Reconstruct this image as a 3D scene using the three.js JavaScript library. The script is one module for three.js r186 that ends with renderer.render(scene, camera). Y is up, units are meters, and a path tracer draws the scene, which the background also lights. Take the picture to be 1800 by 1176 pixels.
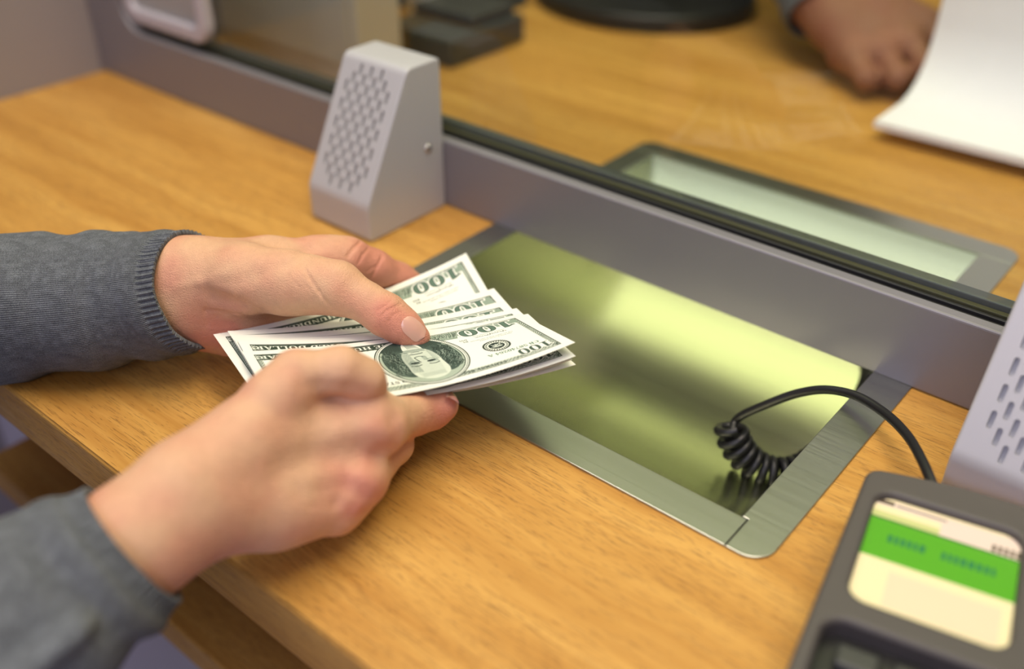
import * as THREE from 'three';
import { RoundedBoxGeometry } from 'three/addons/geometries/RoundedBoxGeometry.js';
import { mergeGeometries } from 'three/addons/utils/BufferGeometryUtils.js';
import { RectAreaLightUniformsLib } from 'three/addons/lights/RectAreaLightUniformsLib.js';
import { Brush, Evaluator, SUBTRACTION } from 'three-bvh-csg';

// ---------------------------------------------------------------- camera
const scene = new THREE.Scene();
const H = 0.34;                       // camera above the counter top
const T = 1.02;                       // counter top above the floor
const F = 1735, PITCH = 33.9 * Math.PI / 180, YAW = 39.9 * Math.PI / 180;
const camera = new THREE.PerspectiveCamera(2 * Math.atan(588 / F) * 180 / Math.PI, 1800 / 1176, 0.02, 60);
const EYE = new THREE.Vector3(0, T + H, 1.447 * H);
camera.position.copy(EYE);
const FW = new THREE.Vector3(-Math.sin(YAW) * Math.cos(PITCH), -Math.sin(PITCH), -Math.cos(YAW) * Math.cos(PITCH));
const RT = new THREE.Vector3(Math.cos(YAW), 0, -Math.sin(YAW));
const UPV = new THREE.Vector3().crossVectors(RT, FW);
camera.up.set(0, 1, 0);
camera.lookAt(EYE.clone().add(FW));
camera.focus = 0.525;
camera.userData.fStop = 2.6;
scene.add(camera);
scene.background = new THREE.Color(0x20242a);

const renderer = new THREE.WebGLRenderer({ antialias: true });
renderer.toneMapping = THREE.LinearToneMapping;
renderer.toneMappingExposure = 0.9;
renderer.shadowMap.enabled = true;
renderer.shadowMap.type = THREE.PCFSoftShadowMap;
RectAreaLightUniformsLib.init();

// ---------------------------------------------------------------- unseen ceiling lamps, placed for the light they throw (built as fittings below)
const CEIL = 2.75;
// x, z, width (x), length (z), colour, strength
const PANELS = [
  [-0.9, -0.85, 3.4, 0.9, 0xf8ffba, 0.95],  // out of view; sized and tinted for the bright band in the tray
  [-0.2, 0.1, 1.6, 0.3, 0xfff0d8, 17.5],  // out of view; lights counter and hands from straight above
  [0.3, 2.4, 3.0, 0.6, 0xe4deff, 9],  // out of view; throws a cool daylight tone on the front faces
  [-0.5, 0.78, 2.6, 0.62, 0xeef0ff, 1.0],  // out of view; dim, reflected pale in the tray's far side
];

// ---------------------------------------------------------------- helpers
const V = (x, y, z) => new THREE.Vector3(x, y, z);
const W = (x, y, z) => V(x, T + y, z);                                     // heights above the counter top
const P = (px, py, d) => EYE.clone().addScaledVector(FW, d).addScaledVector(RT, (px - 900) / F * d).addScaledVector(UPV, -(py - 588) / F * d);
let seed = 12345;
const rnd = () => { seed = (seed * 1664525 + 1013904223) >>> 0; return seed / 4294967296; };
const clamp = (x, a = 0, b = 1) => Math.min(b, Math.max(a, x));
const sstep = (a, b, x) => { const t = clamp((x - a) / (b - a)); return t * t * (3 - 2 * t); };
const mix = (a, b, t) => a + (b - a) * t;
const HASH = new Float32Array(65536); for (let i = 0; i < 65536; i++) HASH[i] = rnd();
const hsh = (x, y, z = 0) => HASH[((x * 73856093) ^ (y * 19349663) ^ (z * 83492791)) & 65535];
function vnoise(x, y, px = 1 << 20, py = 1 << 20, s = 0) {                 // periodic value noise
  const xi = Math.floor(x), yi = Math.floor(y), fx = x - xi, fy = y - yi, u = fx * fx * (3 - 2 * fx), v = fy * fy * (3 - 2 * fy);
  const m = (a, n) => ((a % n) + n) % n;
  const x0 = m(xi, px), x1 = m(xi + 1, px), y0 = m(yi, py), y1 = m(yi + 1, py);
  return mix(mix(hsh(x0, y0, s), hsh(x1, y0, s), u), mix(hsh(x0, y1, s), hsh(x1, y1, s), u), v);
}
function noise3(x, y, z) {
  const xi = Math.floor(x), yi = Math.floor(y), zi = Math.floor(z), f = (t) => t * t * (3 - 2 * t), u = f(x - xi), v = f(y - yi), w = f(z - zi);
  const l = (k) => mix(mix(hsh(xi, yi, k), hsh(xi + 1, yi, k), u), mix(hsh(xi, yi + 1, k), hsh(xi + 1, yi + 1, k), u), v);
  return mix(l(zi), l(zi + 1), w);
}
function dataTex(w, h, fn, srgb, rx = 1, ry = 1) {
  const a = new Uint8Array(w * h * 4);
  for (let j = 0; j < h; j++) for (let i = 0; i < w; i++) { const c = fn(i, j), k = (j * w + i) * 4; a[k] = clamp(c[0]) * 255; a[k + 1] = clamp(c[1]) * 255; a[k + 2] = clamp(c[2]) * 255; a[k + 3] = 255; }
  const t = new THREE.DataTexture(a, w, h); t.wrapS = t.wrapT = THREE.RepeatWrapping; t.magFilter = THREE.LinearFilter; t.minFilter = THREE.LinearMipmapLinearFilter; t.generateMipmaps = true;
  if (srgb) t.colorSpace = THREE.SRGBColorSpace;
  t.repeat.set(rx, ry); t.needsUpdate = true; return t;
}
const taken = new Map();
function numbered(n) { const k = taken.get(n) || 0; taken.set(n, k + 1); return k ? n + '_' + String(k).padStart(3, '0') : n; }
function shade(o) { o.traverse((m) => { if (m.isMesh) { m.castShadow = true; m.receiveShadow = true; } }); return o; }
function thing(name, label, category, pos = V(0, 0, 0), group) {
  const o = new THREE.Group(); o.name = numbered(name); o.position.copy(pos); o.userData = { label, category };
  if (group) o.userData.group = group; scene.add(o); return o;
}
function structure(name, geo, mat, label) {
  const o = geo ? new THREE.Mesh(geo, mat) : new THREE.Group(); o.name = name; o.userData = { kind: 'structure' }; if (label) o.userData.label = label;
  scene.add(o); shade(o); return o;
}
function part(parent, name, geo, mat, pos, rot, label) {
  const m = new THREE.Mesh(geo, mat); m.name = name; if (pos) m.position.copy(pos); if (rot) m.rotation.set(...rot);
  if (label) m.userData.label = label; parent.add(m); shade(m); return m;
}
const box = (w, h, d, x = 0, y = 0, z = 0) => new THREE.BoxGeometry(w, h, d).translate(x, y, z);
const rbox = (w, h, d, r, x = 0, y = 0, z = 0) => new RoundedBoxGeometry(w, h, d, 3, r).translate(x, y, z);
function rrect(x0, y0, x1, y1, r, S = THREE.Shape) {
  const s = new S(), R = Array.isArray(r) ? r : [r, r, r, r];              // corner radii: (x0,y0) (x1,y0) (x1,y1) (x0,y1)
  s.moveTo(x0 + R[0], y0); s.lineTo(x1 - R[1], y0); if (R[1]) s.absarc(x1 - R[1], y0 + R[1], R[1], -Math.PI / 2, 0);
  s.lineTo(x1, y1 - R[2]); if (R[2]) s.absarc(x1 - R[2], y1 - R[2], R[2], 0, Math.PI / 2);
  s.lineTo(x0 + R[3], y1); if (R[3]) s.absarc(x0 + R[3], y1 - R[3], R[3], Math.PI / 2, Math.PI);
  s.lineTo(x0, y0 + R[0]); if (R[0]) s.absarc(x0 + R[0], y0 + R[0], R[0], Math.PI, Math.PI * 1.5);
  return s;
}
const ext = (s, depth, bevel = 0, seg = 2, curve = 10) => new THREE.ExtrudeGeometry(s, { depth: depth - 2 * bevel, bevelEnabled: bevel > 0, bevelSize: bevel, bevelThickness: bevel, bevelOffset: -bevel, bevelSegments: seg, curveSegments: curve }).translate(0, 0, bevel);
const flat = (g) => g.rotateX(Math.PI / 2);                                // shape (x, y) -> (x, z), thickness goes down
function smoothPoly(pts, r, seg = 4) {                                     // polygon with rounded corners
  const s = new THREE.Shape(), n = pts.length;
  for (let i = 0; i < n; i++) {
    const p = pts[i], a = pts[(i + n - 1) % n], b = pts[(i + 1) % n], rr = p[2] ?? r;
    const va = [a[0] - p[0], a[1] - p[1]], vb = [b[0] - p[0], b[1] - p[1]], la = Math.hypot(...va), lb = Math.hypot(...vb);
    const q0 = [p[0] + va[0] / la * rr, p[1] + va[1] / la * rr], q1 = [p[0] + vb[0] / lb * rr, p[1] + vb[1] / lb * rr];
    if (i) s.lineTo(...q0); else s.moveTo(...q0);
    s.quadraticCurveTo(p[0], p[1], ...q1);
  }
  s.closePath(); return s;
}

// ---------------------------------------------------------------- materials
const lin = (r, g, b) => new THREE.Color().setRGB(r, g, b);
const M = {};
{
  // oak veneer, grain along u
  const w = 1024, h = 2048, pores = new Float32Array(w * h);
  for (let k = 0; k < 24000; k++) {
    const y = Math.floor(rnd() * h), x0 = Math.floor(rnd() * w), L = 5 + rnd() * rnd() * 40, a = 0.25 + 0.75 * rnd();
    if (vnoise(y / 60, x0 / 250, 34, 4, 3) < 0.35 && rnd() < 0.6) continue;
    const dr = (rnd() - 0.5) * 0.03;
    for (let i = 0; i < L; i++) { const xx = (x0 + i) % w, yy = (Math.floor(y + dr * i) + h) % h, f = a * Math.sin(Math.PI * (i + 0.5) / L); pores[yy * w + xx] = Math.max(pores[yy * w + xx], f); if (rnd() < 0.5) { const y2 = (yy + 1) % h; pores[y2 * w + xx] = Math.max(pores[y2 * w + xx], f * 0.55); } }
  }
  const grain = (i, j) => {
    const warp = vnoise(i / 128, j / 256, 8, 8, 1) * 46 + vnoise(i / 64, j / 64, 16, 32, 2) * 12;
    const y = j + warp;
    const a = vnoise(i / 256, y / 64, 4, 1 << 20, 5), b = vnoise(i / 128, y / 16, 8, 1 << 20, 6), c = vnoise(i / 32, y / 4, 32, 1 << 20, 7), d = vnoise(i / 16, j / 2, 64, 1024, 8);
    return [a, b, c, d];
  };
  const col = dataTex(w, h, (i, j) => {
    const [a, b, c, d] = grain(i, j), p = pores[j * w + i];
    const t = 0.5 * a + 0.28 * b + 0.15 * c + 0.07 * d;
    const k = 1 - 0.36 * p;
    return [mix(0.68, 0.865, t) * k, mix(0.47, 0.68, t) * k * (1 - 0.05 * p), mix(0.19, 0.36, t) * k * (1 - 0.08 * p)];
  }, true, 1 / 0.5, 1 / 0.36);
  const bump = dataTex(w, h, (i, j) => { const v = 0.8 - 0.7 * pores[j * w + i] + 0.12 * vnoise(i / 32, j / 3, 32, 683, 9); return [v, v, v]; }, false, 1 / 0.5, 1 / 0.36);
  const rough = dataTex(512, 512, (i, j) => { const v = 0.4 + 0.18 * vnoise(i / 32, j / 4, 16, 128, 11) + 0.1 * vnoise(i / 128, j / 128, 4, 4, 12); return [v, v, v]; }, false, 1 / 0.4, 1 / 0.4);
  M.wood = new THREE.MeshPhysicalMaterial({ map: col, bumpMap: bump, bumpScale: 0.00018, roughnessMap: rough, roughness: 1, specularIntensity: 0.7 });
  // powder-coated metal
  const pw = dataTex(512, 512, (i, j) => { const v = 0.35 + 0.4 * hsh(i >> 1, j >> 1, 21) * 0.5 + 0.45 * vnoise(i / 3, j / 3, 171, 171, 22); return [v, v, v]; }, false, 1 / 0.06, 1 / 0.06);
  M.paint = new THREE.MeshPhysicalMaterial({ color: lin(0.25, 0.242, 0.255), roughness: 0.42, metalness: 0.25, bumpMap: pw, bumpScale: 0.00004 });
  M.casing = new THREE.MeshPhysicalMaterial({ color: lin(0.52, 0.525, 0.53), roughness: 0.42, metalness: 0.1, bumpMap: pw, bumpScale: 0.00003 });
  M.partition = new THREE.MeshPhysicalMaterial({ color: lin(0.34, 0.315, 0.315), roughness: 0.6 });
  M.gasket = new THREE.MeshPhysicalMaterial({ color: lin(0.012, 0.012, 0.012), roughness: 0.45 });
  M.bronze = new THREE.MeshPhysicalMaterial({ color: lin(0.1, 0.09, 0.045), roughness: 0.5, bumpMap: pw, bumpScale: 0.0002 });
  M.darkRail = new THREE.MeshPhysicalMaterial({ color: lin(0.12, 0.13, 0.125), roughness: 0.4, metalness: 0.4 });
  M.glass = new THREE.MeshPhysicalMaterial({ color: lin(0.86, 0.9, 0.86), roughness: 0.0, transmission: 1, thickness: 0, ior: 1.5 });
  // brushed stainless steel, brushed along u
  const br = dataTex(512, 1024, (i, j) => { const v = 0.3 + 0.5 * vnoise(i / 128, j / 1.5, 4, 683, 31) + 0.2 * vnoise(i / 64, j / 9, 8, 114, 32); return [v, v, v]; }, false, 1 / 0.3, 1 / 0.12);
  const brR = dataTex(512, 1024, (i, j) => { const v = 0.78 + 0.22 * vnoise(i / 128, j / 3, 4, 341, 33); return [v, v, v]; }, false, 1 / 0.3, 1 / 0.12);
  M.steelRim = new THREE.MeshPhysicalMaterial({ color: lin(0.385, 0.392, 0.36), metalness: 1, roughness: 0.4, roughnessMap: brR, bumpMap: br, bumpScale: 0.00002 });
  M.steelTray = new THREE.MeshPhysicalMaterial({ color: lin(0.54, 0.56, 0.4), metalness: 1, roughness: 0.27, roughnessMap: brR, bumpMap: br, bumpScale: 0.00003 });  // yellow-green cast of the light is put into this steel colour
  M.laminate = new THREE.MeshPhysicalMaterial({ color: lin(0.52, 0.5, 0.56), roughness: 0.5 });
  M.rubber = new THREE.MeshPhysicalMaterial({ color: lin(0.009, 0.009, 0.01), roughness: 0.42 });
  M.screw = new THREE.MeshPhysicalMaterial({ color: lin(0.6, 0.58, 0.55), metalness: 1, roughness: 0.25 });
  M.plaster = new THREE.MeshStandardMaterial({ color: lin(0.45, 0.43, 0.42), roughness: 0.9 });
  M.darkWall = new THREE.MeshStandardMaterial({ color: lin(0.13, 0.12, 0.11), roughness: 0.85 });
  M.ceiling = new THREE.MeshStandardMaterial({ color: lin(0.75, 0.74, 0.72), roughness: 0.95 });
  M.floor = new THREE.MeshStandardMaterial({ color: lin(0.46, 0.44, 0.5), roughness: 0.7 });
  M.terminal = new THREE.MeshPhysicalMaterial({ color: lin(0.08, 0.071, 0.064), roughness: 0.5, bumpMap: pw, bumpScale: 0.00005 });
  M.slate = new THREE.MeshPhysicalMaterial({ color: lin(0.05, 0.065, 0.07), roughness: 0.5 });
  M.black = new THREE.MeshPhysicalMaterial({ color: lin(0.012, 0.012, 0.012), roughness: 0.4 });
  M.darkPlastic = new THREE.MeshPhysicalMaterial({ color: lin(0.045, 0.047, 0.042), roughness: 0.45 });
  M.whitePaper = new THREE.MeshStandardMaterial({ color: lin(0.9, 0.91, 0.94), roughness: 0.85 });
  M.cream = new THREE.MeshStandardMaterial({ color: lin(0.52, 0.49, 0.4), roughness: 0.6 });
  M.lightPlastic = new THREE.MeshPhysicalMaterial({ color: lin(0.52, 0.5, 0.53), roughness: 0.4 });
}

// ---------------------------------------------------------------- the room
const X0 = -3.2, X1 = 3.2, Z0 = -3.4, Z1 = 3.6;
structure('floor', box(X1 - X0, 0.1, Z1 - Z0, (X0 + X1) / 2, -0.05, (Z0 + Z1) / 2), M.floor);
structure('ceiling', box(X1 - X0 + 0.2, 0.1, Z1 - Z0 + 0.2, (X0 + X1) / 2, CEIL + 0.05, (Z0 + Z1) / 2), M.ceiling);
structure('wall_west', box(0.1, CEIL, Z1 - Z0, X0 - 0.05, CEIL / 2, (Z0 + Z1) / 2), M.plaster);
structure('wall_east', box(0.1, CEIL, Z1 - Z0, X1 + 0.05, CEIL / 2, (Z0 + Z1) / 2), M.plaster);
structure('wall_north', box(X1 - X0 + 0.2, CEIL, 0.1, (X0 + X1) / 2, CEIL / 2, Z0 - 0.05), M.darkWall);  // unseen wall, kept dark so the tray reflects dark
structure('wall_south', box(X1 - X0 + 0.2, CEIL, 0.1, (X0 + X1) / 2, CEIL / 2, Z1 + 0.05), M.plaster);
PANELS.forEach(([x, z, w, l, c, s], i) => {
  const col = new THREE.Color(c);
  const o = thing('unseen_ceiling_light', ['unseen warm long ceiling light panel above the teller side, placed to brighten the cash tray', 'unseen narrow bright ceiling light panel, placed to light the counter and hands from overhead', 'unseen cool long ceiling light panel nearest the south wall, placed to light the front faces', 'unseen wide dim ceiling light panel, placed to show pale in the far side of the tray'][i], 'light', V(x, CEIL, z));
  part(o, 'housing', box(w + 0.04, 0.02, l + 0.04, 0, -0.0105, 0), M.lightPlastic);
  part(o, 'diffuser', box(w, 0.006, l, 0, -0.0245, 0), new THREE.MeshStandardMaterial({ color: 0xffffff, emissive: col, emissiveIntensity: 1.2 }));
  const L = new THREE.RectAreaLight(col, s, w, l); L.name = 'unseen_panel_light'; L.position.set(0, -0.032, 0); L.rotation.x = -Math.PI / 2; o.add(L);
});

// ---------------------------------------------------------------- counter
const WALLX = -0.960, EDGE = 0.3305;
const TR = { x0: -0.428, x1: -0.114, z0: -0.204, z1: 0.177, ix0: -0.408, ix1: -0.137, iz0: -0.182, iz1: 0.155 };
{
  const o = thing('counter', 'long oak veneer bank counter running under the glass screen', 'counter', V(0, 0, 0));
  const s = rrect(WALLX, -0.85, 1.3, EDGE, 0.001);
  s.holes.push(rrect(TR.x0 + 0.004, TR.z0 + 0.004, TR.x1 - 0.004, TR.z1 - 0.004, 0.008, THREE.Path));
  part(o, 'worktop', flat(ext(s, 0.037, 0.0035, 4)).translate(0, T, 0), M.wood);
  part(o, 'front_panel', box(2.26, T - 0.037, 0.02, WALLX + 1.13, (T - 0.037) / 2, 0.2), M.laminate, null, null, 'lavender grey front panel');
  const sh = rrect(-0.749, 0.21, 1.3, 0.292, 0.001);
  const shelf = part(o, 'bag_shelf', flat(ext(sh, 0.03, 0.002)).translate(0, T - 0.2125, 0), M.wood, null, null, 'lower oak shelf');
  part(o, 'end_panel', box(0.02, T - 0.037, 1.03, 1.29, (T - 0.037) / 2, -0.325), M.laminate);
  part(o, 'end_panel', box(0.02, T - 0.037, 1.03, WALLX + 0.01, (T - 0.037) / 2, -0.325), M.laminate);
}
// side partition of the booth
structure('wall_left', rbox(0.03, 1.75, 1.3, 0.004, WALLX - 0.0155, 0.875, -0.2), M.partition, 'grey side partition of the teller booth');

// ---------------------------------------------------------------- glass screen
{
  const o = structure('window_1', null, null, 'glass teller screen in a grey metal frame');
  const WX1 = 1.25, TOP = 0.8;
  const fr = (d, x0, x1, y0, y1, hx0, hx1, hy0, hy1, r, bev) => { const s = rrect(x0, y0, x1, y1, 0); s.holes.push(rrect(hx0, hy0, hx1, hy1, r, THREE.Path)); return ext(s, d, bev, 3, 12); };
  part(o, 'frame', fr(0.009, WALLX, WX1, 0.0004, TOP, WALLX + 0.06, WX1 - 0.06, 0.053, TOP - 0.05, 0.03, 0.0016).translate(0, T, -0.009), M.paint);
  part(o, 'gasket', fr(0.003, WALLX + 0.002, WX1 - 0.002, 0.002, TOP - 0.002, WALLX + 0.0625, WX1 - 0.0625, 0.0515, TOP - 0.052, 0.03, 0.0006).translate(0, T, -0.0122), M.gasket);
  part(o, 'gasket', fr(0.0025, WALLX + 0.002, WX1 - 0.002, 0.002, TOP - 0.002, WALLX + 0.06, WX1 - 0.06, 0.0535, TOP - 0.054, 0.028, 0.0006).translate(0, T, -0.0148), M.gasket);
  part(o, 'glass_pane', new THREE.PlaneGeometry(WX1 - WALLX - 0.01, TOP - 0.012).translate((WALLX + WX1) / 2, T + TOP / 2, -0.0154), M.glass);
  part(o, 'sealing_strip', fr(0.004, WALLX + 0.002, WX1 - 0.002, 0.002, TOP - 0.002, WALLX + 0.06, WX1 - 0.06, 0.0545, TOP - 0.054, 0.028, 0.0006).translate(0, T, -0.0202), M.bronze);
  part(o, 'back_frame', fr(0.009, WALLX, WX1, 0.0004, TOP, WALLX + 0.055, WX1 - 0.055, 0.058, TOP - 0.05, 0.028, 0.0012).translate(0, T, -0.0296), M.darkRail);
}
// speak-through grille on the glass
{
  const o = thing('speaking_grille', 'pale grey rounded speaking grille with fabric mesh fixed to the glass', 'grille', W(-0.815, 0.05, -0.0152));
  const s = rrect(-0.082, 0.012, 0.048, 0.2, 0.018); s.holes.push(rrect(-0.07, 0.026, 0.035, 0.187, 0.008, THREE.Path));
  part(o, 'surround', ext(s, 0.012, 0.003, 4, 8), M.lightPlastic);
  const mesh = dataTex(256, 256, (i, j) => { const v = 0.5 + 0.3 * Math.sin(i / 256 * Math.PI * 32) * Math.sin(j / 256 * Math.PI * 32) + 0.2 * hsh(i, j, 40); return [v, v, v]; }, false, 1 / 0.02, 1 / 0.02);
  part(o, 'mesh', new THREE.ShapeGeometry(rrect(-0.072, 0.024, 0.037, 0.189, 0.008)).translate(0, 0, 0.005), new THREE.MeshStandardMaterial({ color: lin(0.42, 0.41, 0.38), roughness: 0.9, bumpMap: mesh, bumpScale: 0.0006, side: THREE.DoubleSide }), null, null, 'beige speaker cloth');
}

// ---------------------------------------------------------------- cash tray
{
  const o = thing('cash_tray', 'scooped brushed steel cash tray sunk in the counter under the glass', 'tray', W(0, 0, 0));
  const { x0, x1, z0, z1, ix0, ix1, iz0, iz1 } = TR, th = 0.0022, y = 0.0014;
  const strip = (a, b, c, d, r) => flat(ext(rrect(a, b, c, d, r), th, 0.0005, 2, 8)).translate(0, y, 0);
  part(o, 'rim', strip(x0, iz1, ix1 + 0.0028, z1, [0, 0, 0, 0.013]), M.steelRim);                 // towards the customer
  const sx = new THREE.Shape(); sx.moveTo(ix1, iz0 + 0.0003); sx.lineTo(x1, iz0 + 0.0003); sx.lineTo(x1, z1 - 0.013); sx.absarc(x1 - 0.013, z1 - 0.013, 0.013, 0, Math.PI / 2); sx.lineTo(ix1 + 0.0032, z1); sx.lineTo(ix1 + 0.0032, iz1 - 0.0004); sx.lineTo(ix1, iz1 - 0.0004); sx.closePath();
  part(o, 'rim', flat(ext(sx, th, 0.0005, 2, 8)).translate(0, y, 0), M.steelRim);
  part(o, 'rim', strip(x0, iz0 + 0.0003, ix0, iz1 - 0.0004, 0), M.steelRim);
  part(o, 'rim', strip(x0, z0, x1, iz0, [0.013, 0.013, 0, 0]), M.steelRim);
  // scoop: a rounded trough with a softly curved lip, sheet 1 mm
  const prof = [], zc = (iz0 + iz1) / 2, half = (iz1 - iz0) / 2, D = 0.081;
  const R = (half * half + D * D) / (2 * D), A = Math.asin(half / R), n = 60;
  for (let k = 0; k <= n; k++) { const a = -A + 2 * A * k / n; prof.push([zc + R * Math.sin(a), -D + R - R * Math.cos(a)]); }
  const pos = [], uv = [], idx = [], N = 24;
  for (let k = 0; k <= n; k++) for (let i = 0; i <= N; i++) { pos.push(mix(ix0, ix1, i / N), prof[k][1], prof[k][0]); uv.push(mix(ix0, ix1, i / N), k / n * 2 * A * R); }
  for (let k = 0; k < n; k++) for (let i = 0; i < N; i++) { const a = k * (N + 1) + i, b = a + 1, c = a + N + 1, d = c + 1; idx.push(a, c, b, b, c, d); }
  const g = new THREE.BufferGeometry(); g.setAttribute('position', new THREE.Float32BufferAttribute(pos, 3)); g.setAttribute('uv', new THREE.Float32BufferAttribute(uv, 2)); g.setIndex(idx); g.computeVertexNormals();
  M.steelTray.side = THREE.DoubleSide;
  part(o, 'scoop', g, M.steelTray);
  const es = new THREE.Shape(); es.moveTo(prof[0][0], 0); for (const q of prof) es.lineTo(q[0], q[1] - 0.001); es.closePath();
  for (const x of [ix0 - 0.0006, ix1 + 0.0006]) part(o, 'end_plate', new THREE.ExtrudeGeometry(es, { depth: 0.0012, bevelEnabled: false }).rotateY(-Math.PI / 2).translate(x + 0.0006, 0, 0), M.steelTray);
}

// ---------------------------------------------------------------- intercom speakers
const SPK = { w: 0.063, d: 0.079, fv: 0.0272, h: 0.115, td: 0.0325 };
function makeSpeaker(label, x) {
  const o = thing('intercom_speaker', label, 'speaker', W(x, 0.0003, 0.0004), 'intercom speakers by the cash tray');
  const { w, d, fv, h, td } = SPK;
  const s = smoothPoly([[0, 0], [d, 0], [d, fv], [td, h, 0.005], [0, h]], 0.004);
  let body = new THREE.ExtrudeGeometry(s, { depth: w - 0.003, bevelEnabled: true, bevelSize: 0.0015, bevelThickness: 0.0015, bevelOffset: -0.0015, bevelSegments: 4, curveSegments: 5 }).translate(0, 0, 0.0015);
  body.rotateY(-Math.PI / 2).translate(w, 0, 0);                                                    // shape x -> z, extrusion -> -x
  const dir = V(0, h - fv, td - d), len = dir.length(); dir.normalize();
  const nrm = V(0, -dir.z, dir.y).normalize();
  const slots = [], cols = 9, pit = 0.0052, rowp = 0.0134, sl = 0.0092, sw = 0.0026;
  for (let c = 0; c < cols; c++) {
    const off = c % 2 ? rowp / 2 : 0, half = Math.abs(c - (cols - 1) / 2), lim = 0.0405 - Math.max(0, half - 2) * 0.0062;
    for (let r = -5; r <= 5; r++) {
      const v = r * rowp + off; if (Math.abs(v) > lim) continue;
      const sh = rrect(-sw / 2, -sl / 2, sw / 2, sl / 2, sw / 2 * 0.99);
      slots.push(new THREE.ExtrudeGeometry(sh, { depth: 0.006, bevelEnabled: false, curveSegments: 3 }).translate((c - (cols - 1) / 2) * pit, v, -0.004));
    }
  }
  const cut = mergeGeometries(slots);
  const mid = V(w / 2, (fv + h) / 2, (d + td) / 2);
  cut.applyMatrix4(new THREE.Matrix4().makeBasis(V(1, 0, 0), dir, nrm).setPosition(mid));
  const a = new Brush(body), b = new Brush(cut); a.updateMatrixWorld(); b.updateMatrixWorld();
  const ev = new Evaluator(); ev.useGroups = false;
  const out = ev.evaluate(a, b, SUBTRACTION).geometry;
  part(o, 'casing', out, M.casing);
  const sc = new THREE.SphereGeometry(0.0034, 16, 8, 0, Math.PI * 2, 0, Math.PI / 2).scale(1, 0.6, 1);
  part(o, 'screw', sc.clone().rotateZ(-Math.PI / 2), M.screw, V(w, 0.052, 0.016), null, 'round steel screw head');
  part(o, 'screw', sc.clone().rotateZ(Math.PI / 2), M.screw, V(0, 0.052, 0.016), null, 'round steel screw head');
  return o;
}
const spk = makeSpeaker('light grey wedge speaker with slotted front left of the cash tray, against the window frame', -0.540);
{
  const o = spk.clone(); o.name = numbered('intercom_speaker'); o.position.x = -0.0705; o.userData = { ...spk.userData, label: 'light grey wedge speaker with slotted front behind the card terminal' }; scene.add(o);
}

// ---------------------------------------------------------------- card terminal
{
  const c = P(1646, 993, 0.406), hy = c.y - T;
  const o = thing('card_terminal', 'dark grey card payment terminal with a green and cream screen on the counter', 'terminal', V(c.x, T + 0.0005, c.z));
  o.rotation.y = 12.25 * Math.PI / 180;
  const TH = hy + 0.0015;
  const body = smoothPoly([[-0.0365, -0.047], [0, -0.0535, 0.02], [0.0425, -0.0525], [0.0475, 0.11], [-0.0425, 0.11]], 0.007);
  body.holes.push(rrect(-0.0295, -0.0335, 0.0305, 0.0345, 0.008, THREE.Path));
  const pad = rrect(-0.034, 0.048, 0.039, 0.1, 0.009, THREE.Path); body.holes.push(pad);
  part(o, 'housing', flat(ext(body, 0.014, 0.0025, 4, 8)).translate(0, TH, 0), M.terminal);
  const low = smoothPoly([[-0.0355, -0.045], [0, -0.0515, 0.02], [0.0415, -0.0505], [0.0465, 0.108], [-0.0415, 0.108]], 0.007);
  part(o, 'base', flat(ext(low, TH - 0.0122, 0.002, 2, 8)).translate(0, TH - 0.0122, 0), M.terminal);
  const cv = document.createElement('canvas'); cv.width = 640; cv.height = 730; const x = cv.getContext('2d');
  x.fillStyle = '#efe3b4'; x.fillRect(0, 0, 640, 730);
  x.fillStyle = '#e6d3c4'; x.fillRect(300, 60, 340, 130); x.fillRect(0, 40, 640, 40);
  x.fillStyle = '#c9cf8a'; x.fillRect(0, 120, 300, 40);
  x.fillStyle = '#57a824'; x.fillRect(0, 165, 640, 250);
  x.fillStyle = '#3f6a3a'; x.fillRect(0, 160, 640, 10);
  x.fillStyle = '#2c7d4a'; for (let k = 0, q = 110; q < 540; k++) { const ww = 14 + 10 * hsh(k, 3, 50); if (k !== 6 && k !== 7) x.fillRect(q, 255, ww, 46); q += ww + 9; }
  x.fillStyle = '#5d5240'; x.fillRect(30, 42, 70, 26); x.fillRect(110, 54, 210, 8); for (let k = 0; k < 5; k++) x.fillRect(510 + k * 24, 110, 15, 44);
  x.fillStyle = '#e7d6b4'; x.fillRect(150, 470, 430, 200);
  const tx = new THREE.CanvasTexture(cv); tx.colorSpace = THREE.SRGBColorSpace;
  const scr = new THREE.PlaneGeometry(0.064, 0.073).rotateX(-Math.PI / 2);
  part(o, 'screen', scr, new THREE.MeshPhysicalMaterial({ map: tx, roughness: 0.25, clearcoat: 0.5, clearcoatRoughness: 0.1 }), V(0.0005, TH - 0.0036, 0.0005), null, 'screen with a green band between cream fields');
  const bed = part(o, 'keypad_bed', rbox(0.076, 0.004, 0.056, 0.0015), M.black, V(0.0025, TH - 0.0116, 0.074));
  for (let r = 0; r < 3; r++) for (let k = 0; k < 3; k++) part(bed, 'key', rbox(0.016, 0.005, 0.011, 0.002), M.darkPlastic, V(-0.0215 + k * 0.021, 0.0042, -0.014 + r * 0.0155));
}

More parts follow.
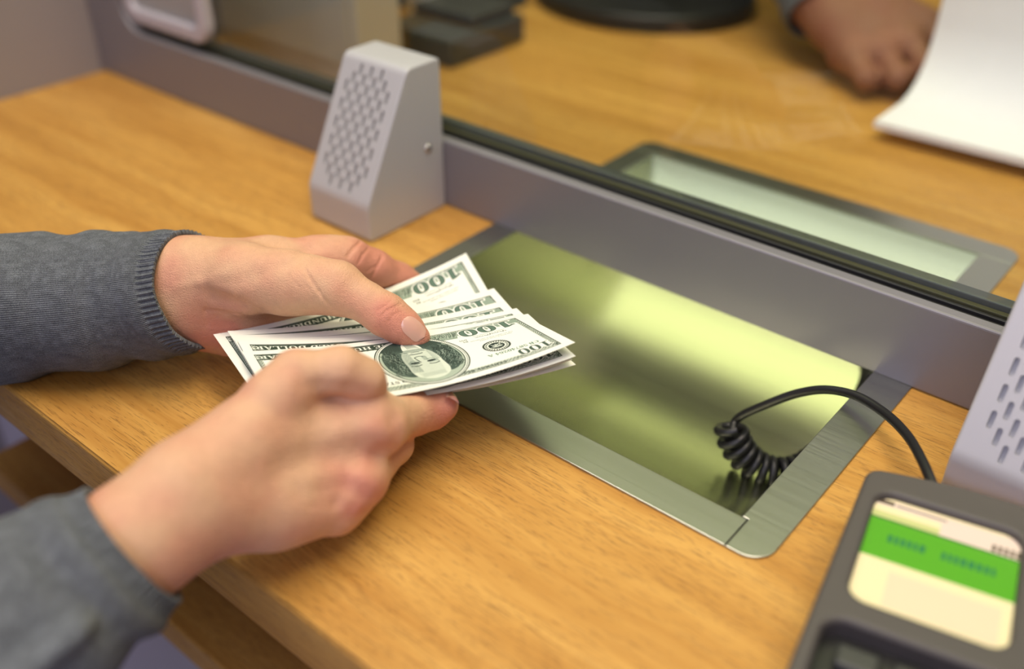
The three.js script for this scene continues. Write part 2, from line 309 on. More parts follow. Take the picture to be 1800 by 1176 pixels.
// ---------------------------------------------------------------- coiled cable
{
  const o = thing('coiled_cord', 'black coiled cord trailing from the card terminal into the cash tray', 'cord', V(0, 0, 0));
  const pts = [[1668, 930, 0.448], [1645, 868, 0.458], [1622, 812, 0.476], [1592, 762, 0.501], [1548, 721, 0.526], [1500, 694, 0.543], [1450, 685, 0.556], [1400, 692, 0.568], [1345, 712, 0.58], [1305, 730, 0.592], [1292, 741, 0.597]].map((q) => P(...q));
  const lead = new THREE.CatmullRomCurve3(pts, false, 'centripetal');
  const cpts = [[1285, 748, 0.601], [1288, 765, 0.603], [1298, 787, 0.606], [1315, 808, 0.608], [1340, 825, 0.609], [1370, 833, 0.608], [1400, 830, 0.609], [1440, 806, 0.618], [1480, 770, 0.63], [1512, 728, 0.645], [1532, 692, 0.66], [1541, 662, 0.675], [1540, 630, 0.69]].map((q) => P(...q));
  const axis = new THREE.CatmullRomCurve3(cpts, false, 'centripetal'), LEN = axis.getLength();
  const turns = Math.round(LEN / 0.0071), R = 0.0083, r = 0.0027, K = turns * 16;
  const fr = axis.computeFrenetFrames(K, false), hp = [];
  for (let i = 0; i <= K; i++) {
    const t = i / K, c = axis.getPointAt(t), a = t * turns * Math.PI * 2 + 2.2;
    hp.push(c.addScaledVector(fr.normals[i], Math.cos(a) * R).addScaledVector(fr.binormals[i], Math.sin(a) * R));
  }
  const all = [...lead.getSpacedPoints(50).slice(0, -1), ...hp];
  const curve = new THREE.CatmullRomCurve3(all, false, 'centripetal');
  part(o, 'straight_lead', new THREE.TubeGeometry(new THREE.CatmullRomCurve3([...pts, hp[1], hp[4]], false, 'centripetal'), 120, 0.0026, 10), M.rubber);
  part(o, 'coil', new THREE.TubeGeometry(new THREE.CatmullRomCurve3(hp, false, 'centripetal'), K * 2, r, 9), M.rubber);
}

// ---------------------------------------------------------------- banknotes
const NOTE = (() => {
  const w = 1560, h = 660, cv = document.createElement('canvas'); cv.width = w; cv.height = h; const x = cv.getContext('2d');
  x.fillStyle = '#eef0e3'; x.fillRect(0, 0, w, h);
  for (let k = 0; k < 2600; k++) { x.fillStyle = `rgba(${120 + rnd() * 60},${130 + rnd() * 60},${110 + rnd() * 50},0.05)`; x.fillRect(rnd() * w, rnd() * h, 1 + rnd() * 10, 1 + rnd() * 2); }
  const INK = '#2c3a30', MID = '#5d7261';
  const m = 52, L = m, Rr = w - m, Tp = m, B = h - m;
  // border band with guilloche
  x.fillStyle = '#cfd8c6';
  x.fillRect(L, Tp, Rr - L, 46); x.fillRect(L, B - 74, Rr - L, 74); x.fillRect(L, Tp, 26, B - Tp); x.fillRect(Rr - 26, Tp, 26, B - Tp);
  const wave = (x0, y0, x1, y1, amp, n, c, lw) => { x.strokeStyle = c; x.lineWidth = lw; x.beginPath(); const dx = x1 - x0, dy = y1 - y0, l = Math.hypot(dx, dy); for (let t = 0; t <= l; t += 3) { const s = amp * Math.sin(t / l * n * Math.PI * 2), px = x0 + dx * t / l - dy / l * s, py = y0 + dy * t / l + dx / l * s; t ? x.lineTo(px, py) : x.moveTo(px, py); } x.stroke(); };
  for (let k = 0; k < 4; k++) {
    wave(L, Tp + 12 + k * 7, Rr, Tp + 12 + k * 7, 6, 60 + k * 7, INK, 2.2);
    wave(L, B - 62 + k * 15, Rr, B - 62 + k * 15, 10, 48 + k * 9, INK, 2.6);
    wave(L + 6 + k * 5, Tp, L + 6 + k * 5, B, 4, 22 + k * 3, INK, 2); wave(Rr - 20 + k * 5, Tp, Rr - 20 + k * 5, B, 4, 22 + k * 3, INK, 2);
  }
  x.strokeStyle = INK; x.lineWidth = 5; x.strokeRect(L, Tp, Rr - L, B - Tp);
  // dark lettered band, right part of the lower edge
  x.fillStyle = '#39473b'; x.fillRect(700, B - 70, Rr - 720, 66);
  x.fillStyle = '#e7ecdd'; x.font = 'bold 50px serif'; x.textBaseline = 'middle'; x.textAlign = 'left';
  x.save(); x.translate(740, B - 35); x.scale(1.22, 1); x.fillText('ONE HUNDRED DOLLARS', 0, 0); x.restore();
  x.strokeStyle = INK; x.lineWidth = 2; for (let k = 0; k < 90; k++) { x.beginPath(); x.moveTo(700 + k * 9, B - 70); x.lineTo(700 + k * 9, B - 62); x.moveTo(700 + k * 9, B - 12); x.lineTo(700 + k * 9, B - 4); x.stroke(); }
  // band behind the numerals at lower left
  x.fillStyle = '#8fa08e'; x.beginPath(); x.moveTo(L + 8, B - 8); x.lineTo(600, B - 8); x.lineTo(560, B - 95); x.lineTo(430, B - 104); x.lineTo(420, B - 70); x.lineTo(L + 8, B - 70); x.fill();
  for (let k = 0; k < 60; k++) { x.strokeStyle = k % 3 ? INK : '#cdd6c4'; x.lineWidth = 2; x.beginPath(); x.moveTo(330 + k * 4.5, B - 8); x.quadraticCurveTo(330 + k * 4 + 30 * hsh(k, 1, 9), B - 50, 360 + k * 3.6 + 40 * hsh(k, 2, 9), B - 92 + 40 * hsh(k, 4, 9)); x.stroke(); }
  x.font = 'bold 150px serif'; x.lineWidth = 16; x.strokeStyle = '#eef0e3'; x.textBaseline = 'alphabetic';
  x.save(); x.translate(84, B - 12); x.scale(1.28, 0.9); x.strokeText('100', 0, 0); x.fillStyle = '#5f7767'; x.fillText('100', 0, 0); x.lineWidth = 3; x.strokeStyle = INK; x.strokeText('100', 0, 0); x.restore();
  // upper numerals
  x.font = 'bold 110px serif'; x.fillStyle = '#485a4c'; x.lineWidth = 12; x.strokeStyle = '#eef0e3';
  for (const [tx, sx] of [[70, 1], [Rr - 220, 1]]) { x.save(); x.translate(tx, Tp + 104); x.scale(sx, 0.95); x.strokeText('100', 0, 0); x.fillText('100', 0, 0); x.restore(); }
  x.fillStyle = '#2f3d33'; x.font = 'bold 34px serif'; x.textAlign = 'center'; x.fillText('FEDERAL RESERVE NOTE', 560, Tp + 34);
  x.font = 'bold 42px serif'; x.fillText('THE UNITED STATES OF AMERICA', 980, Tp + 90);
  // seals
  const seal = (cx, cy, r, c) => { x.save(); x.translate(cx, cy); x.fillStyle = c; x.beginPath(); for (let k = 0; k <= 80; k++) { const a = k / 80 * Math.PI * 2, q = r * (k % 2 ? 1 : 0.94); x.lineTo(Math.cos(a) * q, Math.sin(a) * q); } x.fill(); x.fillStyle = '#e9eedd'; x.beginPath(); x.arc(0, 0, r * 0.84, 0, 7); x.fill(); x.strokeStyle = c; x.lineWidth = r * 0.1; for (let k = 0; k < 26; k++) { const a = k / 26 * 6.283; x.beginPath(); x.moveTo(Math.cos(a) * r * 0.66, Math.sin(a) * r * 0.66); x.lineTo(Math.cos(a) * r * 0.8, Math.sin(a) * r * 0.8); x.stroke(); } x.fillStyle = c; x.beginPath(); x.arc(0, 0, r * 0.56, 0, 7); x.fill(); x.strokeStyle = '#dfe6d6'; x.lineWidth = 3; for (let k = 0; k < 14; k++) { x.beginPath(); x.moveTo((hsh(k, 1, 61) - 0.5) * r, (hsh(k, 2, 61) - 0.5) * r * 0.8); x.lineTo((hsh(k, 3, 61) - 0.5) * r, (hsh(k, 4, 61) - 0.5) * r * 0.8); x.stroke(); } x.restore(); };
  seal(300, 290, 76, '#22302a'); seal(1195, 330, 84, '#5f8a68');
  // small print and signatures
  x.textAlign = 'left'; x.fillStyle = INK; x.font = '13px serif'; x.fillText('THIS NOTE IS LEGAL TENDER', 160, 408); x.fillText('FOR ALL DEBTS, PUBLIC AND PRIVATE', 150, 426);
  x.strokeStyle = INK; x.lineWidth = 3.2; const sig = (sx, sy, n) => { x.beginPath(); x.moveTo(sx, sy); for (let k = 0; k < n; k++) x.quadraticCurveTo(sx + k * 15 + 6, sy - 24 * hsh(k, sy, 70) - 3, sx + k * 15 + 15, sy + 8 * hsh(k, sy, 71)); x.stroke(); };
  sig(170, 462, 12); sig(1080, 470, 13); x.fillText('Treasurer of the United States.', 170, 486);
  x.fillStyle = '#4a5a4d'; x.font = 'bold 24px serif'; x.fillText('B2', 400, 440); x.fillText('D55', 396, 466); x.fillText('B2', 1010, 250);
  x.font = 'bold 40px serif'; x.fillStyle = '#3c6a4c'; x.fillText('CB 58740264 A', 1050, 190); x.fillText('CB 58740264 A', 110, 200);
  // portrait: oval with a long-haired man in a coat
  const cx = 700, cy = 330;
  x.save(); x.translate(cx, cy); x.beginPath(); x.ellipse(0, 0, 236, 292, 0, 0, 7); x.fillStyle = '#e9eedf'; x.fill(); x.strokeStyle = INK; x.lineWidth = 6; x.stroke();
  for (let k = 0; k < 150; k++) { const a = k / 150 * 6.283; x.lineWidth = 5; x.beginPath(); x.moveTo(Math.cos(a) * 222, Math.sin(a) * 277); x.lineTo(Math.cos(a) * 230, Math.sin(a) * 286); x.stroke(); }
  x.lineWidth = 5; x.beginPath(); x.ellipse(0, 0, 214, 268, 0, 0, 7); x.fillStyle = '#b4c2ae'; x.fill(); x.stroke(); x.clip();
  for (let k = -60; k < 60; k++) { x.strokeStyle = 'rgba(60,80,64,0.5)'; x.lineWidth = 1.6; x.beginPath(); x.moveTo(-220, k * 8); x.lineTo(220, k * 8 + 30); x.stroke(); }
  const blob = (c, p) => { const q = []; for (let k = 0; k + 1 < p.length; k += 2) q.push([p[k], p[k + 1]]); q.pop(); const n = q.length; x.fillStyle = c; x.beginPath(); for (let k = 0; k <= n; k++) { const a = q[k % n], b = q[(k + 1) % n], m = [(a[0] + b[0]) / 2, (a[1] + b[1]) / 2]; if (k) x.quadraticCurveTo(a[0], a[1], m[0], m[1]); else x.moveTo(m[0], m[1]); } x.fill(); };
  blob('#43544a', [-215, 268, -190, 150, -70, 118, 60, 118, 190, 150, 220, 268, 0, 330, -215, 268]);          // coat
  blob('#dfe6d4', [-60, 110, -40, 210, 10, 262, 44, 214, 60, 110, 0, 140, -60, 110]);                          // shirt front
  for (let k = 0; k < 9; k++) { x.strokeStyle = '#8b9a88'; x.lineWidth = 4; x.beginPath(); x.moveTo(-44 + k * 8, 130); x.lineTo(-6 + k * 4, 236); x.stroke(); }
  const hair = (pts) => { blob('#46574d', pts); };
  hair([-80, -190, -140, -170, -196, -90, -206, 10, -190, 110, -150, 170, -90, 160, -50, 90, -70, -40, -60, -120, -80, -190]);
  hair([80, -190, 140, -170, 190, -90, 200, 10, 186, 110, 150, 165, 90, 150, 60, 80, 84, -30, 70, -120, 80, -190]);
  for (let k = 0; k < 260; k++) { const sd = k % 2 ? 1 : -1; x.strokeStyle = (k >> 1) % 3 ? '#27332d' : '#93a292'; x.lineWidth = 2.4; const bx = sd * (88 + 92 * hsh(k, 1, 80)), by = -160 + 280 * hsh(k, 2, 80); x.beginPath(); x.moveTo(bx, by); x.quadraticCurveTo(bx + sd * 26, by + 20, bx + sd * (4 + 10 * hsh(k, 3, 80)), by + 44); x.stroke(); }
  blob('#d3dcc9', [-96, -60, -102, -130, -88, -190, -44, -228, 0, -236, 44, -228, 88, -190, 100, -130, 94, -60, 96, 30, 78, 104, 40, 150, 0, 162, -40, 150, -78, 104, -98, 30, -96, -60]);   // face and high forehead
  const hatch = (x0, y0, x1, y1, n, s, c) => { x.strokeStyle = c; x.lineWidth = 2.2; for (let k = 0; k < n; k++) { const t = k / n, yy = mix(y0, y1, t); x.beginPath(); x.moveTo(x0, yy); x.quadraticCurveTo((x0 + x1) / 2, yy + s, x1, yy + s * 0.4); x.stroke(); } };
  hatch(40, -140, 94, 120, 44, 12, '#61736a'); hatch(-92, -20, -60, 110, 20, 8, '#7d8e80'); hatch(-60, -190, 60, -150, 6, -6, '#a9b7a4');
  for (let k = 0; k < 70; k++) { x.strokeStyle = 'rgba(70,88,76,0.28)'; x.lineWidth = 1.5; const yy = -205 + k * 5; x.beginPath(); x.moveTo(-84 + Math.abs(yy + 20) * 0.12, yy); x.quadraticCurveTo(0, yy + 14, 86 - Math.abs(yy + 20) * 0.1, yy - 4); x.stroke(); }
  hatch(-34, -10, -10, 44, 12, 5, '#66786c'); hatch(-58, 104, 62, 140, 9, 10, '#6d7f72'); hatch(-78, -44, -22, -12, 7, 3, '#77897c'); hatch(22, -44, 80, -10, 8, 3, '#66786c');
  for (let k = 0; k < 60; k++) { x.strokeStyle = '#2a362f'; x.lineWidth = 2; x.beginPath(); const sx = (k % 2 ? 1 : -1) * (60 + k * 2.4); x.moveTo(sx, 140 + hsh(k, 1, 84) * 30); x.lineTo(sx * 0.9, 262); x.stroke(); }
  x.fillStyle = '#2b3730'; for (const s of [-1, 1]) { x.beginPath(); x.ellipse(s * 44 + 2, -26, 25, 10, s * 0.1, 0, 7); x.fill(); x.lineWidth = 8; x.strokeStyle = '#46564b'; x.beginPath(); x.moveTo(s * 20, -56); x.quadraticCurveTo(s * 46, -74, s * 78, -54); x.stroke(); x.lineWidth = 3; x.beginPath(); x.moveTo(s * 24, -4); x.quadraticCurveTo(s * 46, 8, s * 66, -4); x.stroke(); }
  x.lineWidth = 6; x.strokeStyle = '#47574c'; x.beginPath(); x.moveTo(14, -30); x.quadraticCurveTo(26, 20, 28, 36); x.quadraticCurveTo(4, 56, -20, 38); x.stroke();
  x.lineWidth = 8; x.beginPath(); x.moveTo(-36, 84); x.quadraticCurveTo(0, 74, 38, 82); x.stroke(); x.lineWidth = 4; x.beginPath(); x.moveTo(-22, 100); x.quadraticCurveTo(0, 110, 24, 100); x.stroke();
  x.restore();
  const t = new THREE.CanvasTexture(cv); t.colorSpace = THREE.SRGBColorSpace; t.anisotropy = 8; return t;
})();
M.note = new THREE.MeshPhysicalMaterial({ map: NOTE, roughness: 0.75, specularIntensity: 0.4 });
// each note: corners (far-left, far-right, near-left, near-right) as photo pixel + distance, sag of far and near edge in metres
const NOTES = [
  [[375, 588, 0.540], [819, 445, 0.611], [446, 690, 0.487], [890, 566, 0.557], 0.0075, 0.008, 'lowest hundred dollar bill, fanned furthest out beside the index finger'],
  [[400, 582, 0.536], [868, 507, 0.579], [470, 694, 0.483], [975, 628, 0.522], 0.006, 0.0085, 'second hundred dollar bill from the bottom of the fan, just above the lowest'],
  [[405, 589, 0.5305], [884, 529, 0.5665], [472, 700, 0.477], [1012, 641, 0.503], 0.006, 0.009, 'third hundred dollar bill from the bottom of the fanned stack'],
  [[411, 596, 0.525], [908, 542, 0.5563], [475, 706, 0.471], [1006, 632, 0.4993], 0.0055, 0.0095, 'hundred dollar bill two below the top of the fanned stack'],
  [[417, 598, 0.5212], [928, 552, 0.5495], [478, 710, 0.466], [1012, 626, 0.4953], 0.005, 0.0095, 'hundred dollar bill directly under the top one of the stack'],
  [[425, 618, 0.5095], [913, 552, 0.546], [482, 716, 0.458], [1011, 602, 0.4925], 0.0045, 0.009, 'topmost hundred dollar bill with its portrait uncovered and corner curling up'],
];
function notePoint(n, u, v) {
  const [a, b, c, d] = n.slice(0, 4).map((q) => P(...q)), far = a.lerp(b, u), near = c.lerp(d, u), s = 4 * u * (1 - u);
  far.y -= n[4] * s; near.y -= n[5] * s; return far.lerp(near, v);
}
NOTES.forEach((n) => {
  const o = thing('banknote', n[6], 'banknote', notePoint(n, 0.5, 0.5), 'fan of banknotes held in both hands');
  const NU = 48, NV = 16, pos = [], uv = [], idx = [], th = 0.00012;
  const base = o.position;
  for (const side of [1, -1]) for (let j = 0; j <= NV; j++) for (let i = 0; i <= NU; i++) {
    const u = i / NU, v = j / NV, p = notePoint(n, u, v), e = 0.004, pu = notePoint(n, u + e, v).sub(p), pv = notePoint(n, u, v + e).sub(p), nn = pv.cross(pu).normalize();
    p.addScaledVector(nn, side * th).sub(base); pos.push(p.x, p.y, p.z); uv.push(1 - u, v);
  }
  const S = (NU + 1) * (NV + 1);
  for (let j = 0; j < NV; j++) for (let i = 0; i < NU; i++) { const a = j * (NU + 1) + i, b = a + 1, c = a + NU + 1, d = c + 1; idx.push(a, c, b, b, c, d); idx.push(S + a, S + b, S + c, S + b, S + d, S + c); }
  const rimE = (a, b) => idx.push(a, b, S + a, b, S + b, S + a);
  for (let i = 0; i < NU; i++) { rimE(i, i + 1); rimE(NV * (NU + 1) + i + 1, NV * (NU + 1) + i); }
  for (let j = 0; j < NV; j++) { rimE((j + 1) * (NU + 1), j * (NU + 1)); rimE(j * (NU + 1) + NU, (j + 1) * (NU + 1) + NU); }
  const g = new THREE.BufferGeometry(); g.setAttribute('position', new THREE.Float32BufferAttribute(pos, 3)); g.setAttribute('uv', new THREE.Float32BufferAttribute(uv, 2)); g.setIndex(idx); g.computeVertexNormals();
  part(o, 'note_paper', g, M.note);
});

// ---------------------------------------------------------------- hands: distance fields meshed with surface nets
const cone = (a, b, ra, rb) => ({ a, b, ra, rb, ab: b.clone().sub(a), l2: b.distanceToSquared(a) });
function boneDist(s, x, y, z) {
  const ax = x - s.a.x, ay = y - s.a.y, az = z - s.a.z;
  const t = clamp((ax * s.ab.x + ay * s.ab.y + az * s.ab.z) / s.l2);
  const bx = ax - s.ab.x * t, by = ay - s.ab.y * t, bz = az - s.ab.z * t;
  return Math.sqrt(bx * bx + by * by + bz * bz) - (s.ra + (s.rb - s.ra) * t);
}
const smin = (a, b, k) => { const h = Math.max(k - Math.abs(a - b), 0) / k; return Math.min(a, b) - h * h * k * 0.25; };
function makeSDF({ chains, k, creases = [], bumps = 0.00012 }) {
  for (const c of chains) {                                                 // bounding spheres, to skip chains that are far away
    const b = new THREE.Box3(); for (const q of c.bones) { b.expandByPoint(q.a); b.expandByPoint(q.b); }
    c.c = b.getCenter(V(0, 0, 0)); c.r = 0; for (const q of c.bones) c.r = Math.max(c.r, q.a.distanceTo(c.c) + q.ra, q.b.distanceTo(c.c) + q.rb);
  }
  return (x, y, z) => {
    let d = 1;
    for (const c of chains) { const qx = x - c.c.x, qy = y - c.c.y, qz = z - c.c.z; if (Math.sqrt(qx * qx + qy * qy + qz * qz) - c.r > d + (c.join ?? k)) continue; let e = 1; for (const s of c.bones) e = smin(e, boneDist(s, x, y, z), c.k); d = smin(d, e, c.join ?? k); }
    if (d > 0.02 || d < -0.02) return d;
    for (const c of creases) { const q = boneDist(c, x, y, z); if (q < c.w * 3) d += c.depth * Math.exp(-(q * q) / (c.w * c.w)); }
    d += bumps * (noise3(x * 260, y * 260, z * 260) - 0.5) + bumps * 1.6 * (noise3(x * 90 + 7, y * 90, z * 90) - 0.5);
    return d;
  };
}
function meshSDF(f, lo, hi, cell) {
  const nx = Math.ceil((hi.x - lo.x) / cell / 4) * 4 + 1, ny = Math.ceil((hi.y - lo.y) / cell / 4) * 4 + 1, nz = Math.ceil((hi.z - lo.z) / cell / 4) * 4 + 1;
  const g = new Float32Array(nx * ny * nz).fill(NaN), at = (i, j, k) => (k * ny + j) * nx + i;
  const band = cell * 4 * 1.8;
  for (let k = 0; k < nz - 1; k += 4) for (let j = 0; j < ny - 1; j += 4) for (let i = 0; i < nx - 1; i += 4) {
    const c = f(lo.x + (i + 2) * cell, lo.y + (j + 2) * cell, lo.z + (k + 2) * cell);
    const near = Math.abs(c) < band;
    for (let c2 = 0; c2 <= 4; c2++) for (let b = 0; b <= 4; b++) for (let a = 0; a <= 4; a++) {
      const q = at(i + a, j + b, k + c2);
      if (near) { if (!(Math.abs(g[q]) < 0.4)) g[q] = f(lo.x + (i + a) * cell, lo.y + (j + b) * cell, lo.z + (k + c2) * cell); }
      else if (Number.isNaN(g[q])) g[q] = c > 0 ? 0.5 : -0.5;
    }
  }
  const id = new Int32Array(nx * ny * nz).fill(-1), pos = [], idx = [];
  for (let k = 0; k < nz - 1; k++) for (let j = 0; j < ny - 1; j++) for (let i = 0; i < nx - 1; i++) {
    const q0 = (k * ny + j) * nx + i, s0 = g[q0] < 0;
    if (s0 === g[q0 + 1] < 0 && s0 === g[q0 + nx] < 0 && s0 === g[q0 + nx + 1] < 0 && s0 === g[q0 + nx * ny] < 0 && s0 === g[q0 + nx * ny + 1] < 0 && s0 === g[q0 + nx * ny + nx] < 0 && s0 === g[q0 + nx * ny + nx + 1] < 0) continue;
    const v = [];
    for (let q = 0; q < 8; q++) v.push(g[at(i + (q & 1), j + ((q >> 1) & 1), k + (q >> 2))]);
    let n = 0, sx = 0, sy = 0, sz = 0;
    for (let q = 0; q < 8; q++) for (let b = 0; b < 3; b++) {
      const r = q ^ (1 << b); if (r < q || (v[q] < 0) === (v[r] < 0)) continue;
      const t = v[q] / (v[q] - v[r]), p = [q & 1, (q >> 1) & 1, q >> 2]; p[b] += t; sx += p[0]; sy += p[1]; sz += p[2]; n++;
    }
    id[at(i, j, k)] = pos.length / 3; pos.push(lo.x + (i + sx / n) * cell, lo.y + (j + sy / n) * cell, lo.z + (k + sz / n) * cell);
  }
  const quad = (a, b, c, d, flip) => { if (a < 0 || b < 0 || c < 0 || d < 0) return; flip ? idx.push(a, c, b, a, d, c) : idx.push(a, b, c, a, c, d); };
  for (let k = 1; k < nz - 1; k++) for (let j = 1; j < ny - 1; j++) for (let i = 1; i < nx - 1; i++) {
    const s = g[at(i, j, k)] < 0;
    if (s !== g[at(i + 1, j, k)] < 0) quad(id[at(i, j - 1, k - 1)], id[at(i, j, k - 1)], id[at(i, j, k)], id[at(i, j - 1, k)], !s);
    if (s !== g[at(i, j + 1, k)] < 0) quad(id[at(i - 1, j, k - 1)], id[at(i - 1, j, k)], id[at(i, j, k)], id[at(i, j, k - 1)], !s);
    if (s !== g[at(i, j, k + 1)] < 0) quad(id[at(i - 1, j - 1, k)], id[at(i, j - 1, k)], id[at(i, j, k)], id[at(i - 1, j, k)], !s);
  }
  const nor = new Float32Array(pos.length), e = cell * 0.6;
  for (let q = 0; q < pos.length; q += 3) {
    for (let it = 0; it < 2; it++) {
      const x = pos[q], y = pos[q + 1], z = pos[q + 2];
      let a = f(x + e, y, z) - f(x - e, y, z), b = f(x, y + e, z) - f(x, y - e, z), c = f(x, y, z + e) - f(x, y, z - e); const l = Math.hypot(a, b, c) || 1; a /= l; b /= l; c /= l;
      if (it) { nor[q] = a; nor[q + 1] = b; nor[q + 2] = c; } else { const d = clamp(f(x, y, z), -cell, cell); pos[q] -= a * d; pos[q + 1] -= b * d; pos[q + 2] -= c * d; }
    }
  }
  const geo = new THREE.BufferGeometry();
  geo.setAttribute('position', new THREE.Float32BufferAttribute(pos, 3)); geo.setAttribute('normal', new THREE.BufferAttribute(nor, 3)); geo.setIndex(idx);
  return geo;
}
function bounds(chains, pad = 0.006) {
  const lo = V(9, 9, 9), hi = V(-9, -9, -9);
  for (const c of chains) for (const s of c.bones) for (const [p, r] of [[s.a, s.ra], [s.b, s.rb]]) { lo.min(p.clone().subScalar(r + pad)); hi.max(p.clone().addScalar(r + pad)); }
  return [lo, hi];
}
// blotchy skin: pinker patches round the given points
function paintSkin(geo, ax, pinks, base, pink) {
  const p = geo.attributes.position, col = new Float32Array(p.count * 3), uv = new Float32Array(p.count * 2);
  for (let i = 0; i < p.count; i++) {
    const x = p.getX(i), y = p.getY(i), z = p.getZ(i);
    let t = 0.55 * sstep(0.3, 0.8, noise3(x * 55, y * 55, z * 55)) + 0.3 * (noise3(x * 150, y * 150, z * 150) - 0.5);
    for (const q of pinks) { const d = Math.hypot(x - q[0].x, y - q[0].y, z - q[0].z); t += q[2] * Math.exp(-(d * d) / (q[1] * q[1])) * (0.55 + 0.9 * noise3(x * 120, y * 120, z * 120)); }
    t = clamp(t);
    const v = 0.96 + 0.08 * noise3(x * 400, y * 400, z * 400);
    for (let c = 0; c < 3; c++) col[i * 3 + c] = mix(base[c], pink[c], t) * v;
    uv[i * 2] = (x - ax.o.x) * ax.u.x + (y - ax.o.y) * ax.u.y + (z - ax.o.z) * ax.u.z; uv[i * 2 + 1] = (x - ax.o.x) * ax.v.x + (y - ax.o.y) * ax.v.y + (z - ax.o.z) * ax.v.z;
  }
  geo.setAttribute('color', new THREE.BufferAttribute(col, 3)); geo.setAttribute('uv', new THREE.BufferAttribute(uv, 2));
  return geo;
}
{
  const sk = dataTex(512, 512, (i, j) => {                                 // fine skin lines: two crossing sets of irregular furrows
    const a = Math.abs(vnoise(i / 9, j / 5, 57, 102, 90) - 0.5) * 2, b = Math.abs(vnoise((i + j) / 6, (i - j) / 11, 1 << 20, 1 << 20, 91) - 0.5) * 2;
    const v = 0.35 + 0.35 * Math.min(1, a * 3) + 0.3 * Math.min(1, b * 3); return [v, v, v];
  }, false, 1 / 0.05, 1 / 0.05);
  M.skin = new THREE.MeshPhysicalMaterial({ vertexColors: true, roughness: 0.5, specularIntensity: 0.6, bumpMap: sk, bumpScale: 0.00036, sheen: 0.15, sheenRoughness: 0.6, sheenColor: lin(0.9, 0.6, 0.5) });
  M.nail = new THREE.MeshPhysicalMaterial({ color: lin(0.69, 0.385, 0.29), roughness: 0.28, clearcoat: 0.3, clearcoatRoughness: 0.15 });
}
const B = (list, k, join) => ({ bones: list, k, join });
const chain = (pts, k = 0.006, join) => { const b = []; for (let i = 0; i + 1 < pts.length; i++) b.push(cone(P(pts[i][0], pts[i][1], pts[i][2]), P(pts[i + 1][0], pts[i + 1][1], pts[i + 1][2]), pts[i][3], pts[i + 1][3])); return B(b, k, join); };
const crease = (pts, depth, w) => ({ pts, depth, w });                   // photo pixels, laid on the skin below
function layCreases(hand) {                                                // each crease point goes to where its line of sight meets the skin
  const f = makeSDF({ ...hand, creases: [], bumps: 0 }), out = [];
  for (const c of hand.creases) {
    const q = c.pts.map(([x, y]) => { let d = 0.3; for (let i = 0; i < 120; i++) { const p = P(x, y, d), e = f(p.x, p.y, p.z); if (e < 0.0001 || d > 0.8) break; d += e * 0.8; } return d > 0.78 ? null : P(x, y, d); });
    for (let i = 0; i + 1 < q.length; i++) if (q[i] && q[i + 1]) out.push({ ...cone(q[i], q[i + 1], 0, 0), depth: c.depth, w: c.w });
  }
  return { ...hand, creases: out };
}

